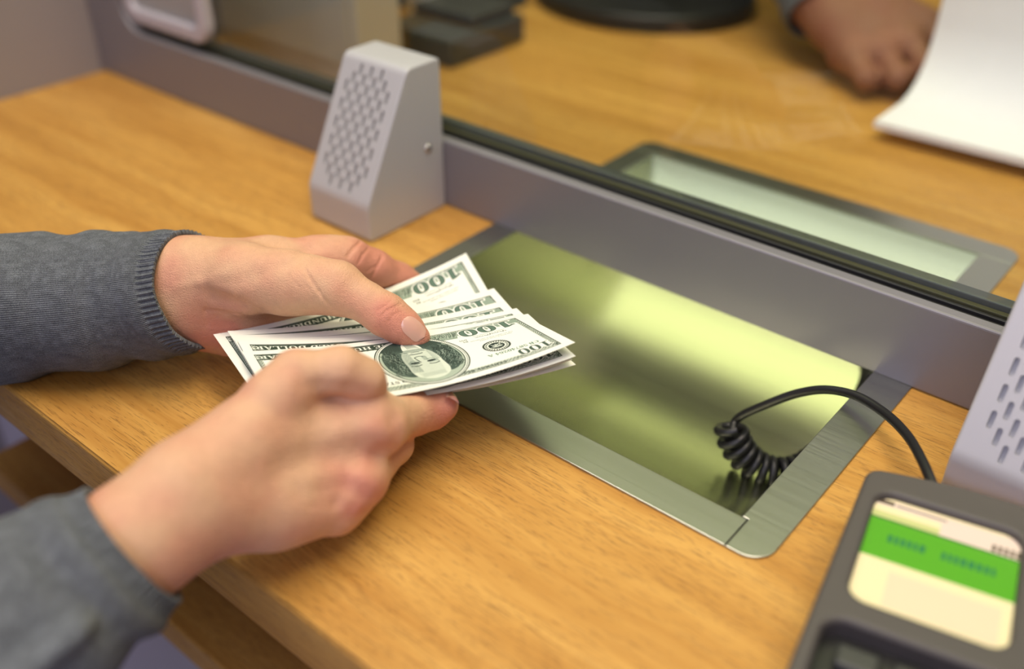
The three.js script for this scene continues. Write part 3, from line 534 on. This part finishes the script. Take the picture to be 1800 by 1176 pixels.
// the customer's left hand: palm up, thumb on the notes
const LH = {
  k: 0.008,
  chains: [
    B([...chain([[170, 500, 0.56, 0.018], [315, 480, 0.553, 0.0152], [400, 478, 0.557, 0.015]]).bones,
      ...chain([[170, 540, 0.563, 0.018], [318, 538, 0.562, 0.0188], [400, 546, 0.566, 0.018]]).bones], 0.02),
    chain([[350, 480, 0.557, 0.015], [470, 457, 0.567, 0.0112], [575, 459, 0.578, 0.0143]], 0.012, 0.012),        // index metacarpal
    chain([[350, 490, 0.566, 0.017], [565, 492, 0.592, 0.0145]], 0.012, 0.016),
    chain([[350, 520, 0.57, 0.017], [540, 530, 0.596, 0.014]], 0.012, 0.016),
    chain([[345, 545, 0.568, 0.018], [420, 566, 0.57, 0.0175], [505, 562, 0.592, 0.0135]], 0.012, 0.012),         // heel of the hand
    chain([[360, 492, 0.551, 0.0165], [430, 490, 0.543, 0.0172], [510, 497, 0.5365, 0.0155], [588, 505, 0.531, 0.0122]], 0.012, 0.010),   // ball of the thumb
    chain([[560, 502, 0.533, 0.0122], [594, 507, 0.531, 0.0119], [641, 530, 0.5285, 0.0099], [679, 554, 0.5275, 0.0107], [712, 577, 0.5275, 0.0088], [737, 594, 0.5275, 0.0058]], 0.006, 0.010),
    chain([[560, 460, 0.577, 0.0142], [610, 458, 0.582, 0.0132], [655, 473, 0.592, 0.0113], [700, 492, 0.607, 0.01], [770, 530, 0.616, 0.0085], [800, 560, 0.612, 0.007]], 0.005, 0.006),      // index finger
    chain([[565, 492, 0.592, 0.0135], [640, 520, 0.606, 0.0105], [720, 560, 0.61, 0.0095], [780, 600, 0.596, 0.0085], [800, 625, 0.585, 0.007]], 0.005, 0.006),
    chain([[540, 530, 0.596, 0.013], [620, 570, 0.606, 0.0102], [690, 610, 0.603, 0.0092], [740, 645, 0.586, 0.008], [755, 660, 0.574, 0.0068]], 0.005, 0.006),
    chain([[505, 562, 0.592, 0.0125], [560, 605, 0.592, 0.0092], [610, 640, 0.582, 0.0082], [640, 660, 0.565, 0.0068]], 0.005, 0.006),
  ],
  creases: [
    crease([[666, 545], [676, 538], [690, 527]], 0.00045, 0.0007), crease([[671, 556], [680, 545], [697, 538], [706, 532]], 0.0005, 0.0007), crease([[682, 566], [692, 553], [708, 547]], 0.0003, 0.0006), crease([[655, 535], [668, 522]], 0.0002, 0.0006),
    crease([[533, 470], [545, 490], [560, 513], [575, 534], [584, 543]], 0.0006, 0.0011), crease([[500, 478], [522, 500], [548, 527]], 0.00012, 0.0009), crease([[480, 500], [505, 520], [530, 540]], 0.0001, 0.0008), crease([[515, 478], [540, 505], [560, 528]], 0.0001, 0.0007),
    crease([[372, 522], [392, 530], [420, 538], [455, 549]], 0.0022, 0.005), crease([[360, 545], [390, 549], [425, 553], [450, 556]], 0.0007, 0.0011), crease([[366, 525], [361, 548], [366, 572]], 0.0004, 0.0011), crease([[380, 556], [400, 553], [430, 562]], 0.0004, 0.0009),
    crease([[634, 424], [622, 436], [612, 450]], 0.001, 0.0012), crease([[648, 436], [638, 447], [630, 462]], 0.0007, 0.001), crease([[672, 450], [662, 470], [652, 490]], 0.0009, 0.0011), crease([[660, 468], [646, 476]], 0.0005, 0.0009),
    crease([[560, 425], [540, 440], [530, 460]], 0.0009, 0.0045), crease([[400, 498], [450, 482], [500, 466], [530, 458]], 0.0006, 0.005), crease([[310, 505], [350, 496], [400, 480]], -0.0004, 0.003),
  ],
};
// the customer's right hand: back to the camera, thumb over and index finger under the notes
const RH = {
  k: 0.008,
  chains: [
    B([...chain([[150, 992, 0.382, 0.0172], [226, 934, 0.392, 0.017], [316, 864, 0.404, 0.0165], [365, 834, 0.412, 0.0155]]).bones,
      ...chain([[180, 1030, 0.385, 0.0172], [258, 964, 0.396, 0.0168], [338, 902, 0.41, 0.0165], [390, 888, 0.416, 0.0152]]).bones], 0.014),
    chain([[335, 858, 0.411, 0.0155], [480, 795, 0.436, 0.0128], [652, 747, 0.456, 0.0138]], 0.012, 0.013),
    chain([[340, 870, 0.413, 0.016], [500, 850, 0.438, 0.0128], [624, 841, 0.451, 0.012]], 0.012, 0.013),
    chain([[350, 888, 0.416, 0.0155], [500, 882, 0.436, 0.0122], [594, 874, 0.451, 0.0106]], 0.012, 0.014),
    chain([[350, 898, 0.418, 0.015], [480, 903, 0.434, 0.0118], [578, 896, 0.448, 0.0093]], 0.012, 0.013),
    chain([[350, 848, 0.413, 0.0148], [424, 776, 0.425, 0.0145], [495, 694, 0.434, 0.0128]], 0.012, 0.014),                        // thumb metacarpal
    chain([[450, 765, 0.442, 0.0145], [560, 738, 0.458, 0.0125]], 0.012, 0.014), chain([[545, 722, 0.456, 0.0115], [600, 708, 0.462, 0.0105], [650, 705, 0.47, 0.0095]], 0.008, 0.010),                                                       // web
    chain([[480, 702, 0.433, 0.0132], [520, 660, 0.438, 0.0105], [600, 650, 0.442, 0.0096], [640, 667, 0.448, 0.0087], [656, 682, 0.453, 0.0062]], 0.006, 0.004),
    chain([[645, 748, 0.456, 0.0136], [664, 749, 0.458, 0.0128], [730, 727, 0.488, 0.0095], [762, 718, 0.497, 0.0092], [782, 712, 0.495, 0.0066]], 0.006, 0.005),
    chain([[620, 842, 0.451, 0.0116], [634, 842, 0.454, 0.0116], [690, 782, 0.490, 0.0092], [660, 735, 0.512, 0.0085], [625, 735, 0.52, 0.007]], 0.006, 0.004),
    chain([[592, 874, 0.452, 0.0104], [606, 876, 0.453, 0.0106], [640, 848, 0.476, 0.0086], [610, 790, 0.495, 0.008], [570, 785, 0.5, 0.0068]], 0.006, 0.003),
    chain([[578, 896, 0.448, 0.0092], [592, 899, 0.449, 0.0094], [612, 885, 0.463, 0.0076], [580, 830, 0.482, 0.0072], [545, 825, 0.486, 0.006]], 0.006, 0.003),
  ],
  creases: [
    crease([[655, 752], [672, 756]], -0.0011, 0.0065), crease([[640, 846], [655, 850]], -0.0012, 0.0055), crease([[612, 886], [626, 892]], -0.0009, 0.0045), crease([[690, 792], [665, 800]], 0.0012, 0.004),
    crease([[660, 797], [630, 793], [590, 797], [550, 806], [500, 820]], 0.0012, 0.007), crease([[632, 862], [605, 857], [570, 861], [530, 866]], 0.0008, 0.005), crease([[612, 890], [590, 886], [550, 890]], 0.0006, 0.0035),
    crease([[530, 680], [560, 677], [610, 680], [650, 690]], 0.0005, 0.003), crease([[470, 715], [500, 730], [540, 735]], 0.0005, 0.009),
    crease([[700, 712], [692, 740], [700, 765]], 0.001, 0.0045), crease([[380, 850], [440, 840], [500, 815]], 0.0006, 0.01),
  ],
};
const SKIN = [0.71, 0.425, 0.25], PINK = [0.645, 0.265, 0.175];
const lf = makeSDF(layCreases(LH)), rf = makeSDF(layCreases(RH));
const lax = { o: P(300, 500, 0.55), u: RT, v: UPV }, rax = { o: P(300, 900, 0.4), u: RT, v: UPV };
const gl = paintSkin(meshSDF(lf, ...bounds(LH.chains), 0.001), lax, [[P(712, 590, 0.52), 0.016, 0.9], [P(650, 560, 0.52), 0.014, 0.5], [P(650, 460, 0.575), 0.02, 0.9], [P(700, 480, 0.585), 0.02, 0.9], [P(400, 560, 0.545), 0.022, 0.7], [P(480, 500, 0.52), 0.02, 0.3]], SKIN, PINK);
const gr = paintSkin(meshSDF(rf, ...bounds(RH.chains), 0.0012), rax, [[P(665, 755, 0.447), 0.012, 0.8], [P(655, 850, 0.442), 0.012, 0.8], [P(620, 890, 0.44), 0.012, 0.7], [P(790, 715, 0.49), 0.014, 0.6], [P(420, 880, 0.41), 0.02, 0.4]], SKIN, PINK);
const customer = thing('person', 'person in a grey knit sweater holding out a fan of banknotes', 'person', V(0, 0, 0));

function nailOn(parent, f, c, tip, out, len, wid, mat) {                   // a nail laid on the finger's surface
  const t = tip.clone().sub(c).normalize(), n = out.clone().addScaledVector(t, -out.dot(t)).normalize(), s = new THREE.Vector3().crossVectors(t, n);
  const NA = 14, NB = 16, pos = [], idx = [], mid = [];
  for (let j = 0; j <= NB; j++) for (let i = 0; i <= NA; i++) {
    const b = -1 + 2 * j / NB, a = -1 + 2 * i / NA, wv = wid / 2 * Math.pow(Math.max(0.02, 1 - Math.pow(Math.abs(b), b < 0 ? 3 : 4.5)), 0.5) * (b > 0.75 ? 1 : 1);
    const p = c.clone().addScaledVector(t, b * len / 2).addScaledVector(s, a * wv).addScaledVector(n, 0.012);
    for (let q = 0; q < 60; q++) { const d = f(p.x, p.y, p.z) - 0.0002; if (d < 0.00002) break; p.addScaledVector(n, -Math.min(d, 0.0006)); if (p.clone().sub(c).dot(n) < -0.004) break; }
    p.addScaledVector(n, 0.0004 * (1 - a * a) + 0.0001); pos.push(p.x, p.y, p.z);
  }
  for (let j = 0; j < NB; j++) for (let i = 0; i < NA; i++) { const a = j * (NA + 1) + i, b = a + 1, e = a + NA + 1, d = e + 1; idx.push(a, b, e, b, d, e); }
  const g = new THREE.BufferGeometry(); g.setAttribute('position', new THREE.Float32BufferAttribute(pos, 3)); g.setIndex(idx); g.computeVertexNormals();
  part(parent, 'fingernail', g, mat);
}
M.nail.side = THREE.DoubleSide;
nailOn(customer, lf, P(728, 577, 0.519), P(752, 596, 0.5215), P(738, 560, 0.50).sub(P(722, 580, 0.522)), 0.0148, 0.0103, M.nail);
nailOn(customer, rf, P(790, 705, 0.49), P(802, 702, 0.49), P(815, 670, 0.52).sub(P(785, 712, 0.495)), 0.009, 0.008, M.nail);

// ---------------------------------------------------------------- knitted sleeves
{
  const N = 512;                                                            // wales run along the arm (v); u goes round
  const st = (i, j) => { const per = 16, c = Math.floor(i / per), fx = (i % per) / per - 0.5, row = 12, y = j + Math.abs(fx) * 14, fy = ((y % row) + row) / row % 1; const V1 = 1 - Math.abs(fx) * 1.9, yarn = Math.sin(fy * Math.PI); return clamp(0.15 + 0.55 * Math.pow(Math.max(0, V1), 0.7) + 0.3 * yarn * (0.6 + 0.4 * hsh(c & 31, Math.floor(y / row) & 63, 95))); };
  const kb = dataTex(N, N, (i, j) => { const v = st(i, j); return [v, v, v]; }, false, 1 / 0.032, 1 / 0.032);
  const kc = dataTex(N, N, (i, j) => { const v = st(i, j), hther = 0.75 * hsh(i >> 1, j >> 2, 96) + 0.25 * hsh(i, j, 97), m = 0.8 + 0.8 * (hther - 0.5) + 0.26 * (v - 0.5) + 0.16 * (vnoise(i / 32, j / 64, 16, 8, 98) - 0.5); return [0.495 * m, 0.515 * m, 0.532 * m]; }, true, 1 / 0.032, 1 / 0.032);
  M.knit = new THREE.MeshPhysicalMaterial({ map: kc, bumpMap: kb, bumpScale: 0.0006, roughness: 0.95, sheen: 0.35, sheenRoughness: 0.5, sheenColor: lin(0.5, 0.52, 0.55), side: THREE.DoubleSide, specularIntensity: 0.2 });
}
// rings: [px, py, d, radius across, radius in depth, lean]; the first ring is the cuff's edge
function sleeve(parent, rings, opt) {
  const n = rings.length, cs = rings.map((r) => P(r[0], r[1], r[2])), curve = new THREE.CatmullRomCurve3(cs, false, 'centripetal');
  const NS = opt.ns, NA = opt.na, pos = [], uv = [], idx = [], L = curve.getLength(), ribs = opt.ribs, cuff = opt.cuff;
  const val = (q, t) => { const f = clamp(t * (n - 1), 0, n - 1.0001), i = Math.floor(f), u = f - i; return mix(rings[i][q], rings[i + 1][q], u * u * (3 - 2 * u)); };
  const ring = (t, inner) => {
    const tt = clamp(t, 0.0005, 0.999), c = curve.getPoint(tt), dir = curve.getTangent(tt).normalize();
    const side = FW.clone().addScaledVector(dir, -FW.dot(dir)).normalize(), up = new THREE.Vector3().crossVectors(side, dir).normalize(); if (up.y < 0) up.negate();
    const s = tt * L, a1 = val(3, tt), a2 = val(4, tt), lean = val(5, tt);
    for (let i = 0; i <= NA; i++) {
      const a = i / NA * Math.PI * 2, ca = Math.cos(a), sa = Math.sin(a);
      const inC = 1 - sstep(cuff * 0.9, cuff * 1.1, s);
      let r = inner ? -0.0022 : 0;
      if (!inner) {
        r += inC * 0.00055 * Math.sin(a * ribs) - 0.0012 * inC * 0;
        const wr = sstep(cuff, cuff * 2.2, s);
        const wob = noise3(s * opt.f1 + 3, ca * 1.1 + 5, sa * 1.1 + 9) - 0.5, wob2 = noise3(s * opt.f1 * 2.3 + 13, ca * 2 + 5 + s * 8, sa * 2 + 2) - 0.5;
        r += wr * (opt.amp * wob * 2 + opt.amp * 0.8 * wob2) + 0.0016 * sstep(cuff * 0.8, cuff * 1.25, s) * (1 - sstep(cuff * 1.3, cuff * 2.4, s));
        if (opt.folds) for (const [fa, fs, fw, amp, tw] of opt.folds) { let da = a - fa - tw * (s - fs); da = Math.atan2(Math.sin(da), Math.cos(da)); r += amp * Math.exp(-(da * da) / (fw * fw)) * sstep(0, 0.02, s - fs); }
      }
      const p = c.clone().addScaledVector(up, ca * (a1 + r)).addScaledVector(side, sa * (a2 + r)).addScaledVector(dir, -sa * lean);
      p.addScaledVector(dir, opt.edge * (noise3(ca * 2 + 4, sa * 2 + 7, 3) - 0.5) * (1 - sstep(0, 0.02, s)));
      pos.push(p.x, p.y, p.z); uv.push(i / NA * (opt.round ?? 0.22), s);
    }
  };
  const rows = [];
  for (let j = 0; j <= 6; j++) rows.push([0.06 * (1 - j / 6), true]);
  for (let j = 0; j <= NS; j++) rows.push([j / NS < 0.35 ? j / NS : j / NS, false]);
  for (const [t, inn] of rows) ring(t, inn);
  const cidx = [], jc = 7 + Math.round(cuff * 1.05 / L * NS);
  for (let j = 0; j + 1 < rows.length; j++) for (let i = 0; i < NA; i++) { const a = j * (NA + 1) + i, b = a + 1, c = a + NA + 1, d = c + 1; (j < jc ? cidx : idx).push(a, c, b, b, c, d); }
  const g = new THREE.BufferGeometry(); g.setAttribute('position', new THREE.Float32BufferAttribute(pos, 3)); g.setAttribute('uv', new THREE.Float32BufferAttribute(uv, 2)); g.setIndex([...cidx, ...idx].slice(0)); g.computeVertexNormals();
  const piece = (from, to, ix) => {
    const h = new THREE.BufferGeometry(); for (const [nm, w] of [['position', 3], ['normal', 3], ['uv', 2]]) h.setAttribute(nm, new THREE.BufferAttribute(g.attributes[nm].array.slice(from * (NA + 1) * w, to * (NA + 1) * w), w));
    h.setIndex(ix.map((q) => q - from * (NA + 1))); return h;
  };
  const sl = part(parent, 'sleeve', piece(jc, rows.length, idx), M.knit, null, null, opt.label);
  part(sl, 'ribbed_cuff', piece(0, jc + 1, cidx), M.knit);
  return sl;
}
sleeve(customer, [[346, 508, 0.556, 0.0335, 0.032, 0.0095], [272, 520, 0.559, 0.0355, 0.033, 0.009], [150, 531, 0.562, 0.039, 0.035, 0.005], [0, 541, 0.567, 0.043, 0.037, 0], [-200, 552, 0.575, 0.045, 0.04, 0], [-420, 560, 0.59, 0.048, 0.046, 0]],
  { ns: 300, na: 720, ribs: 66, cuff: 0.021, f1: 52, amp: 0.0017, edge: 0.0016, label: 'grey knit sleeve with ribbed cuff' });
sleeve(customer, [[236, 956, 0.396, 0.0295, 0.031, 0.0105], [168, 1008, 0.386, 0.0335, 0.034, 0.0105], [60, 1090, 0.372, 0.04, 0.038, 0], [-90, 1190, 0.358, 0.044, 0.04, 0], [-300, 1330, 0.345, 0.048, 0.045, 0]],
  { ns: 180, na: 360, ribs: 60, cuff: 0.016, f1: 24, amp: 0.0025, edge: 0.0004, folds: [[4.3, 0.03, 0.13, 0.007, 2]], label: 'grey knit sleeve' });

// the rest of a person, standing outside the picture: clothed trunk, upper arms, legs, head
M.trousers = new THREE.MeshStandardMaterial({ color: lin(0.03, 0.035, 0.055), roughness: 0.9 });
M.hair = new THREE.MeshStandardMaterial({ color: lin(0.06, 0.035, 0.02), roughness: 0.6 });
M.leather = new THREE.MeshStandardMaterial({ color: lin(0.02, 0.018, 0.016), roughness: 0.5 });
function figure(o, shL, shR, arms, cloth) {
  const c = shL.clone().add(shR).multiplyScalar(0.5), r = shR.clone().sub(shL).setY(0).normalize(), up = V(0, 1, 0), f = new THREE.Vector3().crossVectors(up, r);
  const at = (x, y, z) => c.clone().addScaledVector(r, x).addScaledVector(up, y).addScaledVector(f, z);
  const tube = (pts, k, j) => { const b = []; for (let i = 0; i + 1 < pts.length; i++) b.push(cone(pts[i][0], pts[i + 1][0], pts[i][1], pts[i + 1][1])); return B(b, k, j); };
  const top = { k: 0.05, bumps: 0.002, chains: [
    tube([[at(-0.12, -0.03, 0), 0.055], [at(-0.08, -0.16, 0.02), 0.1], [at(-0.055, -0.34, 0), 0.085], [at(-0.075, -0.5, 0), 0.1]], 0.05), tube([[at(0.12, -0.03, 0), 0.055], [at(0.08, -0.16, 0.02), 0.1], [at(0.055, -0.34, 0), 0.085], [at(0.075, -0.5, 0), 0.1]], 0.05),
    tube([[at(0, 0.03, -0.01), 0.058], [at(0, -0.1, 0), 0.09]], 0.05),
    ...arms.map(([a, e, q], i) => tube([[a, q], [e, q + 0.003], [i ? shR : shL, 0.058], [at(i ? 0.1 : -0.1, -0.06, 0), 0.06]], 0.03, 0.04)),
  ] };
  const uvs = (g) => { const p = g.attributes.position, uv = new Float32Array(p.count * 2); for (let i = 0; i < p.count; i++) { uv[i * 2] = p.getX(i) - p.getZ(i); uv[i * 2 + 1] = p.getY(i); } g.setAttribute('uv', new THREE.BufferAttribute(uv, 2)); return g; };
  part(o, 'sweater', uvs(meshSDF(makeSDF(top), ...bounds(top.chains, 0.03), 0.012)), cloth);
  const fl = -c.y, legs = { k: 0.03, bumps: 0.002, chains: [-1, 1].map((s) => tube([[at(s * 0.075, -0.46, 0), 0.1], [at(s * 0.09, -0.86, 0.03), 0.06], [at(s * 0.1, fl + 0.09, 0), 0.042]], 0.03)) };
  part(o, 'trousers', meshSDF(makeSDF(legs), ...bounds(legs.chains, 0.03), 0.014), M.trousers);
  for (const s of [-1, 1]) { const sh = { k: 0.03, bumps: 0, chains: [tube([[at(s * 0.1, fl + 0.045, -0.03), 0.042], [at(s * 0.11, fl + 0.036, 0.13), 0.034]], 0.02)] }; part(o, 'shoe', meshSDF(makeSDF(sh), ...bounds(sh.chains, 0.02), 0.01), M.leather); }
  const head = { k: 0.02, bumps: 0.0004, chains: [
    tube([[at(0, -0.02, -0.01), 0.052], [at(0, 0.12, 0), 0.048]], 0.03, 0.03), tube([[at(0, 0.2, -0.01), 0.082], [at(0, 0.15, 0.02), 0.066], [at(0, 0.115, 0.04), 0.045]], 0.03, 0.03),
    tube([[at(0, 0.175, 0.085), 0.008], [at(0, 0.15, 0.105), 0.012]], 0.01, 0.015), tube([[at(-0.012, 0.122, 0.085), 0.007], [at(0.012, 0.122, 0.085), 0.007]], 0.004, 0.006),
    ...[-1, 1].map((s) => tube([[at(s * 0.082, 0.18, 0), 0.009], [at(s * 0.078, 0.15, 0.005), 0.007]], 0.004, 0.008)),
  ] };
  const hg = paintSkin(meshSDF(makeSDF(head), ...bounds(head.chains, 0.03), 0.005), { o: c, u: r, v: up }, [], SKIN, PINK);
  for (const s of [-1, 1]) { const e = new THREE.SphereGeometry(0.011, 16, 12); part(o, 'eye', e, M.leather, at(s * 0.03, 0.178, 0.072)); }
  const hair = { k: 0.03, bumps: 0.003, chains: [tube([[at(0, 0.225, -0.03), 0.084], [at(0, 0.17, -0.05), 0.082], [at(0, 0.08, -0.07), 0.05]], 0.03), ...[-1, 1].map((s) => tube([[at(s * 0.06, 0.23, 0.02), 0.03], [at(s * 0.082, 0.14, -0.02), 0.022], [at(s * 0.075, 0.04, -0.02), 0.02]], 0.03, 0.03))] };
  part(o, 'hair', meshSDF(makeSDF(hair), ...bounds(hair.chains, 0.03), 0.009), M.hair);
  return hg;
}

{
  const head = figure(customer, W(-0.755, 0.29, 0.53), W(-0.425, 0.29, 0.69), [[P(-380, 558, 0.587), P(-470, 566, 0.6), 0.046], [P(-250, 1300, 0.348), W(-0.335, 0.005, 0.61), 0.046]], M.knit);
  part(customer, 'body', mergeGeometries([gl, gr]), M.skin);  // this mesh holds only the two hands and wrists
  part(customer, 'head', head, M.skin);
}

// ---------------------------------------------------------------- the teller's side
{
  const o = thing('cable_cabinet', 'flat pale beige cabinet standing on the teller side behind the glass', 'cabinet', W(-0.712, 0.0005, -0.13));
  part(o, 'body', rbox(0.22, 0.45, 0.06, 0.004, -0.11, 0.225, -0.03), M.cream);
  part(o, 'door', rbox(0.2, 0.41, 0.004, 0.0015, -0.11, 0.225, 0.0015), M.cream);
}
{
  const o = thing('receipt_printer', 'dark grey box shaped printer beside the pale cabinet behind the glass', 'printer', W(-0.735, 0.0005, -0.29));
  part(o, 'body', rbox(0.1, 0.03, 0.12, 0.004, 0, 0.015, 0), M.darkPlastic);
  part(o, 'lid', rbox(0.088, 0.012, 0.07, 0.004, -0.004, 0.036, -0.02), M.darkPlastic);
}
{
  const o = thing('letter_tray', 'dark blue grey letter tray behind the printer on the teller side', 'tray', W(-0.86, 0.0005, -0.41));
  part(o, 'base', rbox(0.17, 0.006, 0.11, 0.002, 0, 0.003, 0), M.slate); part(o, 'top_shelf', rbox(0.17, 0.006, 0.11, 0.002, 0, 0.066, 0), M.slate);
  for (const x of [-0.082, 0.082]) part(o, 'side_wall', rbox(0.006, 0.058, 0.11, 0.002, x, 0.0345, 0), M.slate);
  part(o, 'back_wall', rbox(0.158, 0.058, 0.006, 0.002, 0, 0.0345, -0.052), M.slate);
}
{
  const o = thing('paper_cup', 'small white paper cup behind the printer on the teller side', 'cup', W(-0.815, 0.0005, -0.326));
  const pr = [[0.0, 0.0], [0.018, 0.0], [0.0235, 0.07], [0.0248, 0.071], [0.0248, 0.0735], [0.0228, 0.0735], [0.0172, 0.002], [0, 0.002]].map((q) => new THREE.Vector2(...q));
  part(o, 'cup_wall', new THREE.LatheGeometry(pr, 32), M.whitePaper);
}
{
  const o = thing('monitor_stand', 'black monitor foot on the teller counter behind the glass', 'monitor', W(-0.67, 0.0005, -0.56));
  const s = new THREE.Shape(); s.absellipse(0, 0, 0.14, 0.12, 0, Math.PI * 2);
  part(o, 'foot', flat(ext(s, 0.02, 0.004, 3, 32)).translate(0, 0.02, 0), M.black);
  part(o, 'column', rbox(0.06, 0.14, 0.03, 0.004, 0, 0.088, -0.03), M.black);
  part(o, 'screen_back', rbox(0.24, 0.2, 0.03, 0.008, -0.1, 0.25, -0.09), M.darkPlastic);
}
{
  const o = thing('document_folder', 'thick bent sheaf of white paper standing on the teller side', 'papers', W(-0.28, 0.012, -0.33));
  const t = 0.006, s = new THREE.Shape();
  s.moveTo(0, 0); s.lineTo(0.06, 0); s.quadraticCurveTo(0.11, 0.004, 0.115, 0.06); s.lineTo(0.125, 0.42); s.lineTo(0.125 - t, 0.42); s.lineTo(0.115 - t, 0.062); s.quadraticCurveTo(0.104, 0.012, 0.06, t); s.lineTo(0, t); s.closePath();
  part(o, 'sheets', ext(s, 0.3, 0.0006, 1, 14).rotateY(Math.PI / 2), M.whitePaper);
}
{
  const D = 0.98;
  const TH = { k: 0.01, chains: [
    B([...chain([[1385, -160, 1.06, 0.03], [1430, -10, 1.0, 0.026], [1470, 40, D, 0.024]]).bones, ...chain([[1440, -180, 1.06, 0.028], [1490, -30, 1.0, 0.026], [1530, 20, D, 0.024]]).bones], 0.02),
    chain([[1465, 40, D, 0.022], [1500, 100, 0.95, 0.0155]], 0.012, 0.018), chain([[1490, 30, D, 0.022], [1552, 92, 0.945, 0.0155]], 0.012, 0.018), chain([[1515, 20, D, 0.022], [1598, 72, 0.945, 0.015]], 0.012, 0.018), chain([[1535, 5, D, 0.02], [1632, 40, 0.95, 0.014]], 0.012, 0.018),
    chain([[1500, 100, 0.95, 0.0125], [1522, 138, 0.93, 0.0102], [1552, 136, 0.95, 0.0088]], 0.005, 0.004), chain([[1552, 92, 0.945, 0.0125], [1578, 136, 0.925, 0.0104], [1604, 128, 0.95, 0.009]], 0.005, 0.004), chain([[1598, 72, 0.945, 0.0122], [1628, 118, 0.925, 0.0102], [1646, 108, 0.95, 0.0088]], 0.005, 0.004), chain([[1632, 40, 0.95, 0.0112], [1662, 84, 0.93, 0.0092], [1672, 74, 0.955, 0.008]], 0.005, 0.004),
    chain([[1470, 60, D, 0.014], [1478, 100, 0.965, 0.011], [1500, 118, 0.955, 0.009]], 0.008, 0.006),
  ] };
  const tf = makeSDF(TH), g = paintSkin(meshSDF(tf, ...bounds(TH.chains), 0.0024), { o: P(1500, 50, 1), u: RT, v: UPV }, [], [0.29, 0.135, 0.08], [0.28, 0.11, 0.068]);
  const o = thing('person', 'bank teller behind the glass with a hand on the counter and dark grey sleeve', 'person', V(0, 0, 0));
  const head = figure(o, W(-0.6, 0.31, -1.0), W(-0.26, 0.31, -1.05), [[P(1380, -220, 1.08), W(-0.55, 0.17, -0.63), 0.045], [W(-0.2, 0.02, -0.66), W(-0.19, 0.05, -0.72), 0.045]], M.knit);
  part(o, 'body', g, M.skin); part(o, 'head', head, M.skin);  // first mesh is only the one hand and forearm
  sleeve(o, [[1447, 22, 0.992, 0.037, 0.036, 0], [1418, -60, 1.02, 0.043, 0.042, 0], [1380, -220, 1.08, 0.046, 0.046, 0]], { ns: 60, na: 120, ribs: 50, cuff: 0.02, f1: 20, amp: 0.002, edge: 0.001, label: 'dark grey sleeve' });
}

renderer.render(scene, camera);
